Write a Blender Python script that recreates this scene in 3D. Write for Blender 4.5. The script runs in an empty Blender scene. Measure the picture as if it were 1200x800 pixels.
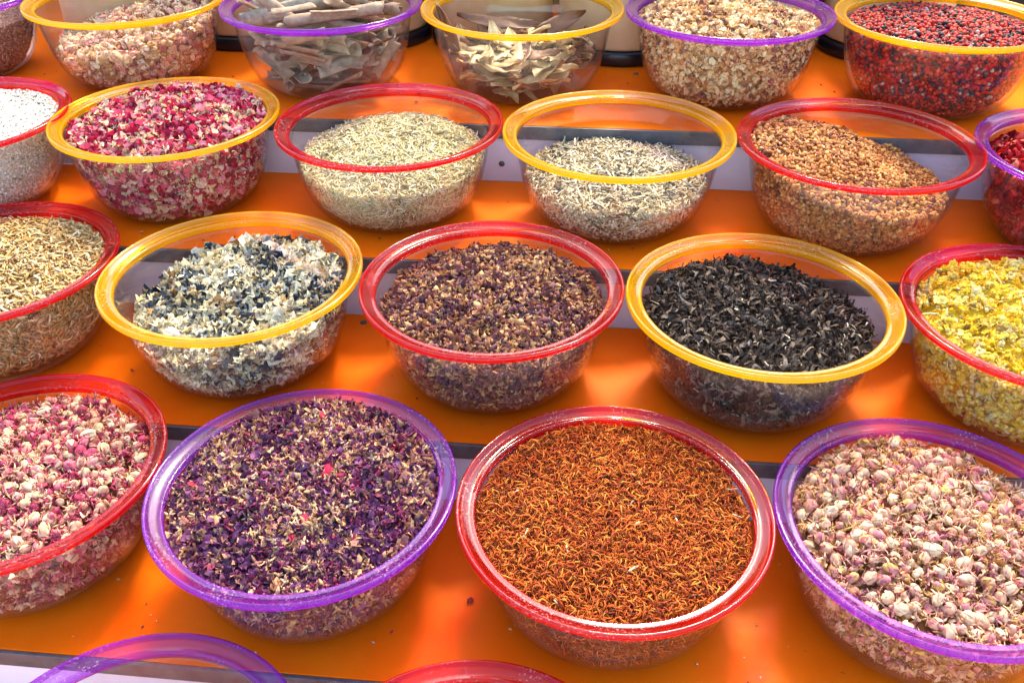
import bpy, math, random
import numpy as np
from mathutils import Vector, Matrix

SC = bpy.context.scene
COL = SC.collection
rng = np.random.default_rng(11)
random.seed(5)

# ---------------------------------------------------------------- camera
cam_d = bpy.data.cameras.new('camera')
cam_d.sensor_fit = 'HORIZONTAL'; cam_d.sensor_width = 36.0
cam_d.lens = 36.0 * 1068.5 / 1200.0
cam_d.clip_start = 0.02; cam_d.clip_end = 500.0
cam = bpy.data.objects.new('camera', cam_d); COL.objects.link(cam)
FW = Vector((-0.0824296, 0.8186224, -0.56838607))
RT = Vector((0.99516447, 0.09817915, -0.00291942))
UP = Vector((-0.05341376, 0.56587828, 0.8227568))
CAM = Vector((0.04218, -1.14765, 0.44908))
M = Matrix((RT, UP, -FW)).transposed().to_4x4(); M.translation = CAM
cam.matrix_world = M
SC.camera = cam
CAMN = np.array(CAM)

# ---------------------------------------------------------------- sky and sun
SUN_EL, SUN_AZ = math.radians(50), math.radians(8)      # sun behind the stand, a little to its right
world = bpy.data.worlds.new('World'); SC.world = world; world.use_nodes = True
wn = world.node_tree; wn.nodes.clear()
wo = wn.nodes.new('ShaderNodeOutputWorld'); wb = wn.nodes.new('ShaderNodeBackground')
sky = wn.nodes.new('ShaderNodeTexSky'); sky.sky_type = 'NISHITA'; sky.sun_disc = False
sky.sun_elevation = SUN_EL; sky.sun_rotation = SUN_AZ
sky.air_density = 0.85; sky.dust_density = 2.2; sky.ozone_density = 1.0
wb.inputs['Strength'].default_value = 0.15
wn.links.new(sky.outputs[0], wb.inputs[0]); wn.links.new(wb.outputs[0], wo.inputs[0])
sun_d = bpy.data.lights.new('sun', 'SUN'); sun_d.energy = 1.05; sun_d.angle = math.radians(9)
sun_d.color = (1.0, 0.90, 0.64)
sun = bpy.data.objects.new('sun', sun_d); COL.objects.link(sun)
sdir = Vector((math.sin(SUN_AZ) * math.cos(SUN_EL), math.cos(SUN_AZ) * math.cos(SUN_EL), math.sin(SUN_EL)))
sun.rotation_euler = (-sdir).to_track_quat('-Z', 'Y').to_euler()

SC.view_settings.view_transform = 'Standard'; SC.view_settings.look = 'None'
SC.view_settings.exposure = 2.5; SC.view_settings.gamma = 1.0
SC.render.engine = 'CYCLES'
SC.cycles.use_denoising = True
SC.cycles.max_bounces = 10; SC.cycles.transparent_max_bounces = 64
SC.cycles.diffuse_bounces = 4; SC.cycles.glossy_bounces = 3; SC.cycles.transmission_bounces = 8
SC.cycles.caustics_reflective = False; SC.cycles.caustics_refractive = False
SC.cycles.sample_clamp_indirect = 6.0

# ---------------------------------------------------------------- material helpers
def lin(h):
    h = h.lstrip('#'); v = [int(h[i:i + 2], 16) / 255 for i in (0, 2, 4)]
    return tuple((c / 12.92 if c <= 0.04045 else ((c + 0.055) / 1.055) ** 2.4) for c in v)

def new_mat(name):
    m = bpy.data.materials.new(name); m.use_nodes = True
    t = m.node_tree; t.nodes.clear()
    out = t.nodes.new('ShaderNodeOutputMaterial')
    return m, t, out

def N(t, kind, **kw):
    n = t.nodes.new(kind)
    for k, v in kw.items():
        if k in n.inputs: n.inputs[k].default_value = v
        else: setattr(n, k, v)
    return n

def principled(name, color, rough=0.5, spec=0.5, noise=None, bump=None, sheen=0.0):
    """colour broken up by noise=(scale, other colour, amount); bump=(scale, strength, distance)"""
    m, t, out = new_mat(name)
    p = N(t, 'ShaderNodeBsdfPrincipled', Roughness=rough)
    p.inputs['Specular IOR Level'].default_value = spec
    p.inputs['Base Color'].default_value = (*color, 1)
    tc = N(t, 'ShaderNodeTexCoord')
    if noise:
        n = N(t, 'ShaderNodeTexNoise', Scale=noise[0], Detail=5.0, Roughness=0.6)
        t.links.new(tc.outputs['Object'], n.inputs['Vector'])
        r = N(t, 'ShaderNodeMapRange'); r.inputs[1].default_value = 0.35; r.inputs[2].default_value = 0.7
        r.inputs[4].default_value = noise[2]
        t.links.new(n.outputs[0], r.inputs[0])
        mx = N(t, 'ShaderNodeMix', data_type='RGBA')
        mx.inputs[6].default_value = (*color, 1); mx.inputs[7].default_value = (*noise[1], 1)
        t.links.new(r.outputs[0], mx.inputs[0]); t.links.new(mx.outputs[2], p.inputs['Base Color'])
    if bump:
        n = N(t, 'ShaderNodeTexNoise', Scale=bump[0], Detail=4.0)
        t.links.new(tc.outputs['Object'], n.inputs['Vector'])
        b = N(t, 'ShaderNodeBump', Strength=bump[1], Distance=bump[2])
        t.links.new(n.outputs[0], b.inputs['Height']); t.links.new(b.outputs[0], p.inputs['Normal'])
    t.links.new(p.outputs[0], out.inputs[0])
    return m

def fresnel(t, ior):
    """the same reflectance from either side of the sheet"""
    ge = N(t, 'ShaderNodeNewGeometry'); r = N(t, 'ShaderNodeMapRange')
    r.inputs[3].default_value = ior; r.inputs[4].default_value = 1 / ior
    t.links.new(ge.outputs['Backfacing'], r.inputs[0])
    fr = N(t, 'ShaderNodeFresnel'); t.links.new(r.outputs[0], fr.inputs['IOR'])
    return fr

def wall_mat():
    m, t, out = new_mat('clear_plastic')
    tr = N(t, 'ShaderNodeBsdfTransparent'); tr.inputs[0].default_value = (0.975, 0.965, 0.955, 1)
    df = N(t, 'ShaderNodeBsdfTranslucent'); df.inputs[0].default_value = (0.8, 0.78, 0.76, 1)
    d2 = N(t, 'ShaderNodeBsdfDiffuse'); d2.inputs[0].default_value = (0.8, 0.78, 0.76, 1)
    ad = N(t, 'ShaderNodeMixShader', Fac=0.5)
    t.links.new(df.outputs[0], ad.inputs[1]); t.links.new(d2.outputs[0], ad.inputs[2])
    # a light dusting, stronger in scuffs
    tc = N(t, 'ShaderNodeTexCoord')
    n = N(t, 'ShaderNodeTexNoise', Scale=22.0, Detail=6.0, Roughness=0.65)
    t.links.new(tc.outputs['Object'], n.inputs['Vector'])
    r = N(t, 'ShaderNodeMapRange'); r.inputs[1].default_value = 0.4; r.inputs[2].default_value = 0.75
    r.inputs[3].default_value = 0.006; r.inputs[4].default_value = 0.045
    t.links.new(n.outputs[0], r.inputs[0])
    m1 = N(t, 'ShaderNodeMixShader')
    t.links.new(r.outputs[0], m1.inputs[0]); t.links.new(tr.outputs[0], m1.inputs[1]); t.links.new(ad.outputs[0], m1.inputs[2])
    gl = N(t, 'ShaderNodeBsdfGlossy', Roughness=0.035)
    fr = fresnel(t, 1.42)
    mu = N(t, 'ShaderNodeMath', operation='MULTIPLY'); mu.inputs[1].default_value = 0.95
    t.links.new(fr.outputs[0], mu.inputs[0])
    m2 = N(t, 'ShaderNodeMixShader')
    t.links.new(mu.outputs[0], m2.inputs[0]); t.links.new(m1.outputs[0], m2.inputs[1]); t.links.new(gl.outputs[0], m2.inputs[2])
    t.links.new(m2.outputs[0], out.inputs[0])
    return m

def rim_mat(name, body, clear, flange, bead):
    """tinted see-through plastic: the thin flange lets more light through than the thick lips on either side"""
    m, t, out = new_mat(name)
    tc = N(t, 'ShaderNodeTexCoord'); sp = N(t, 'ShaderNodeSeparateXYZ'); t.links.new(tc.outputs['Object'], sp.inputs[0])
    cx = N(t, 'ShaderNodeCombineXYZ'); t.links.new(sp.outputs[0], cx.inputs[0]); t.links.new(sp.outputs[1], cx.inputs[1])
    ln = N(t, 'ShaderNodeVectorMath', operation='LENGTH'); t.links.new(cx.outputs[0], ln.inputs[0])
    ro = N(t, 'ShaderNodeMapRange'); ro.inputs[1].default_value = 0.1355; ro.inputs[2].default_value = 0.1372
    ri = N(t, 'ShaderNodeMapRange'); ri.inputs[1].default_value = 0.1278; ri.inputs[2].default_value = 0.1260; ri.inputs[4].default_value = 0.7
    t.links.new(ln.outputs['Value'], ro.inputs[0]); t.links.new(ln.outputs['Value'], ri.inputs[0])
    mxm = N(t, 'ShaderNodeMath', operation='MAXIMUM'); t.links.new(ro.outputs[0], mxm.inputs[0]); t.links.new(ri.outputs[0], mxm.inputs[1])
    am = N(t, 'ShaderNodeMapRange'); am.inputs[3].default_value = flange; am.inputs[4].default_value = bead
    t.links.new(mxm.outputs[0], am.inputs[0])
    tint = N(t, 'ShaderNodeMix', data_type='RGBA')
    tint.inputs[6].default_value = (*[c ** 0.55 for c in clear], 1); tint.inputs[7].default_value = (*clear, 1)
    t.links.new(mxm.outputs[0], tint.inputs[0])
    tr = N(t, 'ShaderNodeBsdfTransparent'); t.links.new(tint.outputs[2], tr.inputs[0])
    d = N(t, 'ShaderNodeBsdfDiffuse'); d.inputs[0].default_value = (*body, 1)
    l = N(t, 'ShaderNodeBsdfTranslucent'); l.inputs[0].default_value = (*body, 1)
    a = N(t, 'ShaderNodeMixShader', Fac=0.6)
    t.links.new(d.outputs[0], a.inputs[1]); t.links.new(l.outputs[0], a.inputs[2])
    b = N(t, 'ShaderNodeMixShader'); t.links.new(am.outputs[0], b.inputs[0])
    t.links.new(tr.outputs[0], b.inputs[1]); t.links.new(a.outputs[0], b.inputs[2])
    gl = N(t, 'ShaderNodeBsdfGlossy')
    n = N(t, 'ShaderNodeTexNoise', Scale=45.0, Detail=5.0); t.links.new(tc.outputs['Object'], n.inputs['Vector'])
    r = N(t, 'ShaderNodeMapRange'); r.inputs[1].default_value = 0.3; r.inputs[2].default_value = 0.75; r.inputs[3].default_value = 0.03; r.inputs[4].default_value = 0.14
    t.links.new(n.outputs[0], r.inputs[0]); t.links.new(r.outputs[0], gl.inputs['Roughness'])
    fr = fresnel(t, 1.5)
    # dusty specks and rubbed patches
    n2 = N(t, 'ShaderNodeTexNoise', Scale=420.0, Detail=3.0); t.links.new(tc.outputs['Object'], n2.inputs['Vector'])
    n3 = N(t, 'ShaderNodeTexNoise', Scale=18.0, Detail=3.0); t.links.new(tc.outputs['Object'], n3.inputs['Vector'])
    r2 = N(t, 'ShaderNodeMapRange'); r2.inputs[1].default_value = 0.56; r2.inputs[2].default_value = 0.74; r2.inputs[4].default_value = 0.45
    r3 = N(t, 'ShaderNodeMapRange'); r3.inputs[1].default_value = 0.42; r3.inputs[2].default_value = 0.65
    t.links.new(n2.outputs[0], r2.inputs[0]); t.links.new(n3.outputs[0], r3.inputs[0])
    mm = N(t, 'ShaderNodeMath', operation='MULTIPLY'); t.links.new(r2.outputs[0], mm.inputs[0]); t.links.new(r3.outputs[0], mm.inputs[1])
    du = N(t, 'ShaderNodeBsdfDiffuse'); du.inputs[0].default_value = (0.62, 0.56, 0.5, 1)
    bd = N(t, 'ShaderNodeMixShader'); t.links.new(mm.outputs[0], bd.inputs[0]); t.links.new(b.outputs[0], bd.inputs[1]); t.links.new(du.outputs[0], bd.inputs[2])
    b = bd
    c = N(t, 'ShaderNodeMixShader')
    fm = N(t, 'ShaderNodeMath', operation='MULTIPLY'); fm.inputs[1].default_value = 0.8; t.links.new(fr.outputs[0], fm.inputs[0]); fr = fm
    t.links.new(fr.outputs[0], c.inputs[0]); t.links.new(b.outputs[0], c.inputs[1]); t.links.new(gl.outputs[0], c.inputs[2])
    t.links.new(c.outputs[0], out.inputs[0])
    return m

def bits_mat(name, palette, rough=0.7, spec=0.3, mottle=0.35, transl=0.15, scale=420):
    """palette: [(weight, '#hex'), ...]; every bit carries a random number that picks its own colour"""
    m, t, out = new_mat(name)
    at = N(t, 'ShaderNodeAttribute', attribute_name='pick')
    cr = N(t, 'ShaderNodeValToRGB'); cr.color_ramp.interpolation = 'LINEAR'
    tot = sum(w for w, _ in palette); e = cr.color_ramp.elements
    acc = 0; stops = []
    for w, h in palette:
        a, b = acc / tot, (acc + w) / tot; acc += w
        q = (b - a) * 0.18
        stops += [(a + q, lin(h)), (b - q, lin(h))]
    while len(e) < len(stops): e.new(0.5)
    for el, (pos, c) in zip(e, stops): el.position = pos; el.color = (*c, 1)
    t.links.new(at.outputs['Fac'], cr.inputs[0])
    tc = N(t, 'ShaderNodeTexCoord')
    n = N(t, 'ShaderNodeTexNoise', Scale=float(scale), Detail=3.0); t.links.new(tc.outputs['Object'], n.inputs['Vector'])
    r = N(t, 'ShaderNodeMapRange'); r.inputs[1].default_value = 0.3; r.inputs[2].default_value = 0.7
    r.inputs[3].default_value = 1 - mottle; r.inputs[4].default_value = 1 + mottle * 0.6
    t.links.new(n.outputs[0], r.inputs[0])
    hs = N(t, 'ShaderNodeHueSaturation')
    t.links.new(r.outputs[0], hs.inputs['Value']); t.links.new(cr.outputs[0], hs.inputs['Color'])
    p = N(t, 'ShaderNodeBsdfPrincipled', Roughness=rough); p.inputs['Specular IOR Level'].default_value = spec
    t.links.new(hs.outputs[0], p.inputs['Base Color'])
    if transl > 0:
        l = N(t, 'ShaderNodeBsdfTranslucent'); t.links.new(hs.outputs[0], l.inputs[0])
        mx = N(t, 'ShaderNodeMixShader', Fac=transl)
        t.links.new(p.outputs[0], mx.inputs[1]); t.links.new(l.outputs[0], mx.inputs[2])
        t.links.new(mx.outputs[0], out.inputs[0])
    else:
        t.links.new(p.outputs[0], out.inputs[0])
    return m

# ---------------------------------------------------------------- mesh helpers
def mesh_np(name, V, F, mat, pick=None, smooth=True):
    """V (n,3); F (m,3) triangles or list of polygons"""
    me = bpy.data.meshes.new(name)
    if isinstance(F, np.ndarray):
        nf, k = F.shape
        me.vertices.add(len(V)); me.vertices.foreach_set('co', np.ascontiguousarray(V, dtype=np.float32).ravel())
        me.loops.add(nf * k); me.loops.foreach_set('vertex_index', np.ascontiguousarray(F, dtype=np.int32).ravel())
        me.polygons.add(nf); me.polygons.foreach_set('loop_start', np.arange(0, nf * k, k, dtype=np.int32))
        me.update(calc_edges=True)
    else:
        me.from_pydata([tuple(v) for v in V], [], F); me.update()
    if smooth: me.polygons.foreach_set('use_smooth', np.ones(len(me.polygons), dtype=bool))
    if pick is not None:
        a = me.attributes.new('pick', 'FLOAT', 'POINT'); a.data.foreach_set('value', np.ascontiguousarray(pick, dtype=np.float32))
    if mat: me.materials.append(mat)
    return me

def add(name, me, parent=None, loc=(0, 0, 0), rot=(0, 0, 0)):
    o = bpy.data.objects.new(name, me); COL.objects.link(o)
    o.location = loc; o.rotation_euler = rot
    if parent: o.parent = parent
    return o

def tag(o, label, cat, group=None, kind=None):
    o['label'] = label; o['category'] = cat
    if group: o['group'] = group
    if kind: o['kind'] = kind
    return o

def lathe(prof, seg=96, closed=False):
    P = np.array(prof, float); n = len(P)
    a = np.linspace(0, 2 * np.pi, seg, endpoint=False)
    V = np.stack([P[None, :, 0] * np.cos(a)[:, None], P[None, :, 0] * np.sin(a)[:, None], np.repeat(P[None, :, 1], seg, 0)], -1).reshape(-1, 3)
    F = []
    for s in range(seg):
        s2 = (s + 1) % seg
        for i in range(n if closed else n - 1):
            j = (i + 1) % n
            F.append((s * n + i, s2 * n + i, s2 * n + j, s * n + j))
    return V, np.array(F)

def box(x0, x1, y0, y1, z0, z1, bevel=0.0):
    import bmesh
    bm = bmesh.new(); bmesh.ops.create_cube(bm, size=1.0)
    for v in bm.verts:
        v.co = ((x0 + x1) / 2 + v.co.x * (x1 - x0), (y0 + y1) / 2 + v.co.y * (y1 - y0), (z0 + z1) / 2 + v.co.z * (z1 - z0))
    if bevel: bmesh.ops.bevel(bm, geom=list(bm.edges), offset=bevel, segments=2, affect='EDGES', profile=0.6)
    return bm

def add_bm(name, bm, mat, parent=None):
    me = bpy.data.meshes.new(name); bm.to_mesh(me); bm.free(); me.materials.append(mat)
    return add(name, me, parent)

# ---------------------------------------------------------------- dimensions of the stand and bowls
STEP_H, STEP_D, EDGE = 0.08117, 0.22573, 0.0191
RIM_Z, RIM_R = 0.1143, 0.140

# ---------------------------------------------------------------- the setting: paving, stepped stand
m_pave = principled('paving', lin('#c9c0b2'), 0.85, noise=(3.0, lin('#b0a698'), 0.7), bump=(40, 0.3, 0.004))
bm = box(-60, 60, -60, 60, -1.06, -1.0)
g = add_bm('ground', bm, m_pave); g['kind'] = 'structure'; g['label'] = 'grey paving under the stand'; g['category'] = 'ground'

def shelf_mat():
    m, t, out = new_mat('orange_laminate')
    tc = N(t, 'ShaderNodeTexCoord')
    n = N(t, 'ShaderNodeTexNoise', Scale=5.0, Detail=6.0, Roughness=0.6); t.links.new(tc.outputs['Object'], n.inputs['Vector'])
    cr = N(t, 'ShaderNodeValToRGB'); e = cr.color_ramp.elements
    e[0].position = 0.3; e[0].color = (*lin('#ee6206'), 1); e[1].position = 0.72; e[1].color = (*lin('#fb800e'), 1)
    t.links.new(n.outputs[0], cr.inputs[0])
    # fine dust and short scratches
    mp = N(t, 'ShaderNodeMapping'); mp.inputs['Scale'].default_value = (30, 260, 30); mp.inputs['Rotation'].default_value = (0, 0, 0.5)
    t.links.new(tc.outputs['Object'], mp.inputs[0])
    n2 = N(t, 'ShaderNodeTexNoise', Scale=1.0, Detail=3.0); t.links.new(mp.outputs[0], n2.inputs['Vector'])
    n3 = N(t, 'ShaderNodeTexNoise', Scale=700.0, Detail=2.0); t.links.new(tc.outputs['Object'], n3.inputs['Vector'])
    r3 = N(t, 'ShaderNodeMapRange'); r3.inputs[1].default_value = 0.66; r3.inputs[2].default_value = 0.78; r3.inputs[4].default_value = 0.4
    t.links.new(n3.outputs[0], r3.inputs[0])
    mx = N(t, 'ShaderNodeMix', data_type='RGBA'); mx.inputs[7].default_value = (*lin('#e2a777'), 1)
    t.links.new(r3.outputs[0], mx.inputs[0]); t.links.new(cr.outputs[0], mx.inputs[6])
    p = N(t, 'ShaderNodeBsdfPrincipled'); p.inputs['Specular IOR Level'].default_value = 0.06
    t.links.new(mx.outputs[2], p.inputs['Base Color'])
    r = N(t, 'ShaderNodeMapRange'); r.inputs[3].default_value = 0.25; r.inputs[4].default_value = 0.5
    t.links.new(n2.outputs[0], r.inputs[0]); t.links.new(r.outputs[0], p.inputs['Roughness'])
    b = N(t, 'ShaderNodeBump', Strength=0.12, Distance=0.002); t.links.new(n.outputs[0], b.inputs['Height']); t.links.new(b.outputs[0], p.inputs['Normal'])
    t.links.new(p.outputs[0], out.inputs[0])
    return m
m_shelf = shelf_mat()
m_edge = principled('dark_edge_strip', lin('#4c4b4b'), 0.42, noise=(60, lin('#686766'), 0.8), bump=(300, 0.2, 0.001))
m_riser = principled('white_riser', lin('#e2e6ee'), 0.45, noise=(9, lin('#cdd0dc'), 0.8))
m_metal = principled('screw_metal', lin('#3a3836'), 0.35, noise=(200, lin('#6a6662'), 0.6))
m_back = principled('dark_gap_backing', lin('#2c211a'), 0.7, noise=(10, lin('#3a2c22'), 0.6))  # dark brown stands in for the darkness between the jars

stand = bpy.data.objects.new('stepped_stand', None); COL.objects.link(stand); stand.location = (0, -5 * STEP_D, -1.0)
tag(stand, 'stepped display stand with orange shelves, dark edges and white risers under the bowls', 'display stand')
INV = Matrix.Translation(-Vector(stand.location))
def part(name, bm, mat, parent=stand):
    bm.transform(INV); return add_bm(name, bm, mat, parent)
XL, XR = -1.35, 1.35
for k in range(5):
    zt = -k * STEP_H; yf = -k * STEP_D
    yb = 0.62 if k == 0 else yf + STEP_D - 0.0003
    part('shelf', box(XL, XR, yf + 0.0005, yb, zt - EDGE + 0.001, zt, 0.0006), m_shelf)
    part('edge_strip', box(XL, XR, yf - 0.0035, yf, zt - EDGE, zt - 0.0008, 0.0007), m_edge)
    zb = -(k + 1) * STEP_H if k < 4 else -1.0
    part('riser', box(XL, XR, yf, yf + 0.008, zb + 0.0004, zt - EDGE - 0.0004), m_riser)
for x0 in (XL - 0.018, XR):
    part('added_side_panel', box(x0 + 0.0005, x0 + 0.0175, -4 * STEP_D + 0.009, 0.62, -1.0, -4 * STEP_H - EDGE - 0.001), m_riser)  # unseen panels, added to keep light out of the hollow stand
part('added_rear_panel', box(XL, XR, 0.622, 0.64, -1.0, -EDGE), m_riser)  # unseen as well, added to close the open back against light
part('gap_backing', box(XL, XR, 0.60, 0.618, 0.0005, 0.45, 0.002), m_back)  # added board that makes the gaps between the jars dark

def screw_bm(p, axis):
    import bmesh
    bm = bmesh.new()
    bmesh.ops.create_uvsphere(bm, u_segments=16, v_segments=8, radius=0.0042)
    for v in bm.verts: v.co.z *= 0.45
    R = Matrix.Rotation(math.pi / 2, 4, 'X') if axis == 'y' else Matrix.Identity(4)
    bm.transform(Matrix.Translation(p) @ R)
    return bm
part('screw', screw_bm((-0.0865, -0.0002, -0.0559), 'y'), m_metal)
part('screw', screw_bm((0.0928, 0.219, 0.0003), 'z'), m_metal)
part('screw', screw_bm((-0.2303, -0.2440, -2 * STEP_H + 0.0003 + STEP_H * 0), 'z'), m_metal)

# ---------------------------------------------------------------- storage jars behind the top row
m_jar = principled('cloudy_tan_jar', lin('#ecd2a0'), 0.38, noise=(9, lin('#d0a868'), 0.9), bump=(60, 0.15, 0.003))
m_jarbase = principled('black_jar_base', lin('#17161a'), 0.3, noise=(40, lin('#2c2b30'), 0.6))
m_lid = principled('brown_jar_lid', lin('#3b2b20'), 0.4, noise=(30, lin('#4a3828'), 0.6))
jb = mesh_np('jar_body', *lathe([(0.0, 0.0215), (0.090, 0.0215), (0.0945, 0.0235), (0.0965, 0.028), (0.097, 0.20), (0.092, 0.225), (0.075, 0.24), (0.075, 0.25), (0, 0.25)], 72), m_jar)
jc = mesh_np('jar_base', *lathe([(0.0, 0.0), (0.096, 0.0), (0.0995, 0.002), (0.1005, 0.005), (0.1005, 0.018), (0.099, 0.021), (0.0, 0.021)], 72), m_jarbase)
jl = mesh_np('jar_lid', *lathe([(0.0, 0.2505), (0.079, 0.2505), (0.080, 0.253), (0.080, 0.275), (0.077, 0.278), (0.0, 0.279)], 72), m_lid)
jar_x = [-0.965, -0.76, -0.55, -0.345, -0.14, 0.066, 0.275, 0.485]
ROW0 = [(-0.925, 0.143), (-0.640, 0.144), (-0.354, 0.141), (-0.072, 0.144), (0.210, 0.150), (0.490, 0.141)]
jar_lab = ['', 'tan storage jar behind the gap between the mauve powder and the pale rosebuds', 'tan storage jar between the bowl of pale rosebuds and the bowl of rolled bark',
           'tan storage jar right behind the bowl of rolled bark', 'tan storage jar behind the left half of the bowl of dry leaves',
           'tan storage jar between the bowl of dry leaves and the bowl of pale petals', 'tan storage jar right behind the bowl of pale petals',
           'tan storage jar right behind the bowl of red and black peppercorns']
for i, (x, l) in enumerate(zip(jar_x, jar_lab)):
    if i == 0: continue
    cy = max(by + math.sqrt(max(0.0, 0.243 ** 2 - (x - bx) ** 2)) for bx, by in ROW0)
    r = bpy.data.objects.new('storage_jar', None); COL.objects.link(r); r.location = (x, max(cy, 0.34), 0.0003)
    tag(r, l, 'jar', 'storage jars behind the top row')
    add('jar_body', jb, r, rot=(0, 0, i * 1.3)); add('jar_base', jc, r); add('jar_lid', jl, r)

# ---------------------------------------------------------------- the bowls
OUT = [(0.0, 0.0), (0.066, 0.0), (0.075, 0.0008), (0.084, 0.0032), (0.0925, 0.0085), (0.0985, 0.0145), (0.1045, 0.0225), (0.1098, 0.033),
       (0.1142, 0.046), (0.1176, 0.060), (0.1205, 0.076), (0.1228, 0.090), (0.1244, 0.099), (0.1250, 0.1025)]
TH = 0.0016
OUT_A = np.array(OUT)
def rin(z):
    """inner radius of the bowl at height z"""
    return np.interp(z, OUT_A[2:, 1] + 0.0012, OUT_A[2:, 0] - TH * 0.8)
inner = [(max(r - TH * (0.5 + 0.5 * min(1, z / 0.05)), 0.0), z + TH * (1 - min(1, z / 0.06))) for r, z in OUT]
wallprof = OUT + inner[::-1]
m_wall = wall_mat()
wall_me = mesh_np('bowl_wall', *lathe(wallprof, 128), m_wall)
RIMP = [(0.1232, 0.1030), (0.1230, 0.1080), (0.1238, 0.1098), (0.1252, 0.1103), (0.1268, 0.1097), (0.1300, 0.1107), (0.1340, 0.1123), (0.1360, 0.1136),
        (0.1374, 0.1151), (0.1388, 0.1154), (0.1399, 0.1145), (0.1402, 0.1115), (0.1398, 0.1090), (0.1388, 0.1082), (0.1378, 0.1090), (0.1368, 0.1108),
        (0.1335, 0.1092), (0.1290, 0.1076), (0.1270, 0.1062), (0.1263, 0.1030)]
RIMM = {'yellow': rim_mat('yellow_rim_plastic', lin('#ffc800'), (1.0, 0.80, 0.10), 0.26, 0.55),
        'red': rim_mat('red_rim_plastic', lin('#d60a16'), (0.96, 0.28, 0.26), 0.15, 0.50),
        'purple': rim_mat('purple_rim_plastic', lin('#a020c8'), (0.80, 0.45, 0.94), 0.10, 0.42)}
rim_me = {c: mesh_np('rim_' + c, *lathe(RIMP[::-1], 160, True), m) for c, m in RIMM.items()}

BOWLS = {  # key: (row, x, y, rim, label)
 'A0': (0, -0.925, 0.143, 'purple', 'clear bowl with purple rim holding mauve brown powder'),
 'B0': (0, -0.640, 0.144, 'yellow', 'clear bowl with yellow rim part filled with cream and pink rosebuds'),
 'C0': (0, -0.354, 0.141, 'purple', 'clear bowl with purple rim full of rolled grey bark'),
 'D0': (0, -0.072, 0.144, 'yellow', 'clear bowl with yellow rim holding flat dry leaves'),
 'E0': (0, 0.210, 0.150, 'purple', 'clear bowl with purple rim full of cream and pinkish petals'),
 'F0': (0, 0.490, 0.141, 'yellow', 'clear bowl with yellow rim full of red and black peppercorns'),
 'A1': (1, -0.771, -0.113, 'red', 'clear bowl with red rim full of white flakes'),
 'B1': (1, -0.501, -0.089, 'yellow', 'clear bowl with yellow rim heaped with crimson rose petals'),
 'C1': (1, -0.215, -0.089, 'red', 'clear bowl with red rim holding pale green needles'),
 'D1': (1, 0.066, -0.092, 'yellow', 'clear bowl with yellow rim holding grey cut stems'),
 'E1': (1, 0.347, -0.095, 'red', 'clear bowl with red rim holding tan granules'),
 'F1': (1, 0.622, -0.105, 'purple', 'clear bowl with purple rim holding dark red petals'),
 'A2': (2, -0.627, -0.325, 'red', 'clear bowl with red rim full of straw yellow seeds'),
 'B2': (2, -0.345, -0.325, 'yellow', 'clear bowl with yellow rim holding white and slate blue flakes'),
 'C2': (2, -0.062, -0.324, 'red', 'clear bowl with red rim holding small purple brown buds'),
 'D2': (2, 0.219, -0.328, 'yellow', 'clear bowl with yellow rim holding curled black tea leaves'),
 'E2': (2, 0.500, -0.328, 'red', 'clear bowl with red rim heaped with bright yellow flowers'),
 'A3': (3, -0.490, -0.559, 'red', 'clear bowl with red rim full of pink and cream rosebuds'),
 'B3': (3, -0.209, -0.559, 'purple', 'clear bowl with purple rim full of dark purple petals'),
 'C3': (3, 0.073, -0.560, 'red', 'clear bowl with red rim full of orange red threads'),
 'D3': (3, 0.354, -0.553, 'purple', 'clear bowl with purple rim heaped with pale pink rosebuds'),
 'A4': (4, -0.287, -0.809, 'purple', 'empty clear bowl with purple rim at the bottom edge of the photo'),
 'B4': (4, -0.025, -0.811, 'red', 'empty clear bowl with red rim at the bottom edge of the photo'),
}
def bowl_origin(k):
    r, x, y = BOWLS[k][:3]
    return np.array([x, y, -r * STEP_H + 0.0004])
for k, (row, x, y, c, lab) in BOWLS.items():
    r = bpy.data.objects.new('plastic_bowl', None); COL.objects.link(r); r.location = bowl_origin(k)
    r.rotation_euler = (0, 0, random.uniform(0, 6))
    tag(r, lab, 'bowl', 'clear plastic bowls in rows on the stand')
    add('bowl_wall', wall_me, r); add('rim', rim_me[c], r)

# ---------------------------------------------------------------- templates for the bits (unit length about 1 along x)
def grid_tris(nx, ny):
    F = []
    for i in range(nx - 1):
        for j in range(ny - 1):
            a = i * ny + j; F += [(a, a + ny, a + ny + 1), (a, a + ny + 1, a + 1)]
    return F

def t_petal(r, width=0.7, curl=0.5, crumple=0.06):
    nx, ny = 5, 3; V = []
    c1, c2, tw = r.uniform(-curl, curl), r.uniform(-curl, curl) * 1.3, r.uniform(-0.5, 0.5)
    for i in range(nx):
        s = i / (nx - 1); w = width * (0.18 + 0.82 * math.sin(math.pi * min(1, s * 0.8 + 0.12)) ** 0.8) * 0.5
        for j in range(ny):
            v = (j - 1); x = s - 0.5; y = v * w
            z = c1 * (x * x * 2) + c2 * y * y * 3 + tw * x * y
            V.append((x + r.normal(0, crumple * 0.5), y + r.normal(0, crumple), z + r.normal(0, crumple)))
    return np.array(V), np.array(grid_tris(nx, ny))

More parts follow.
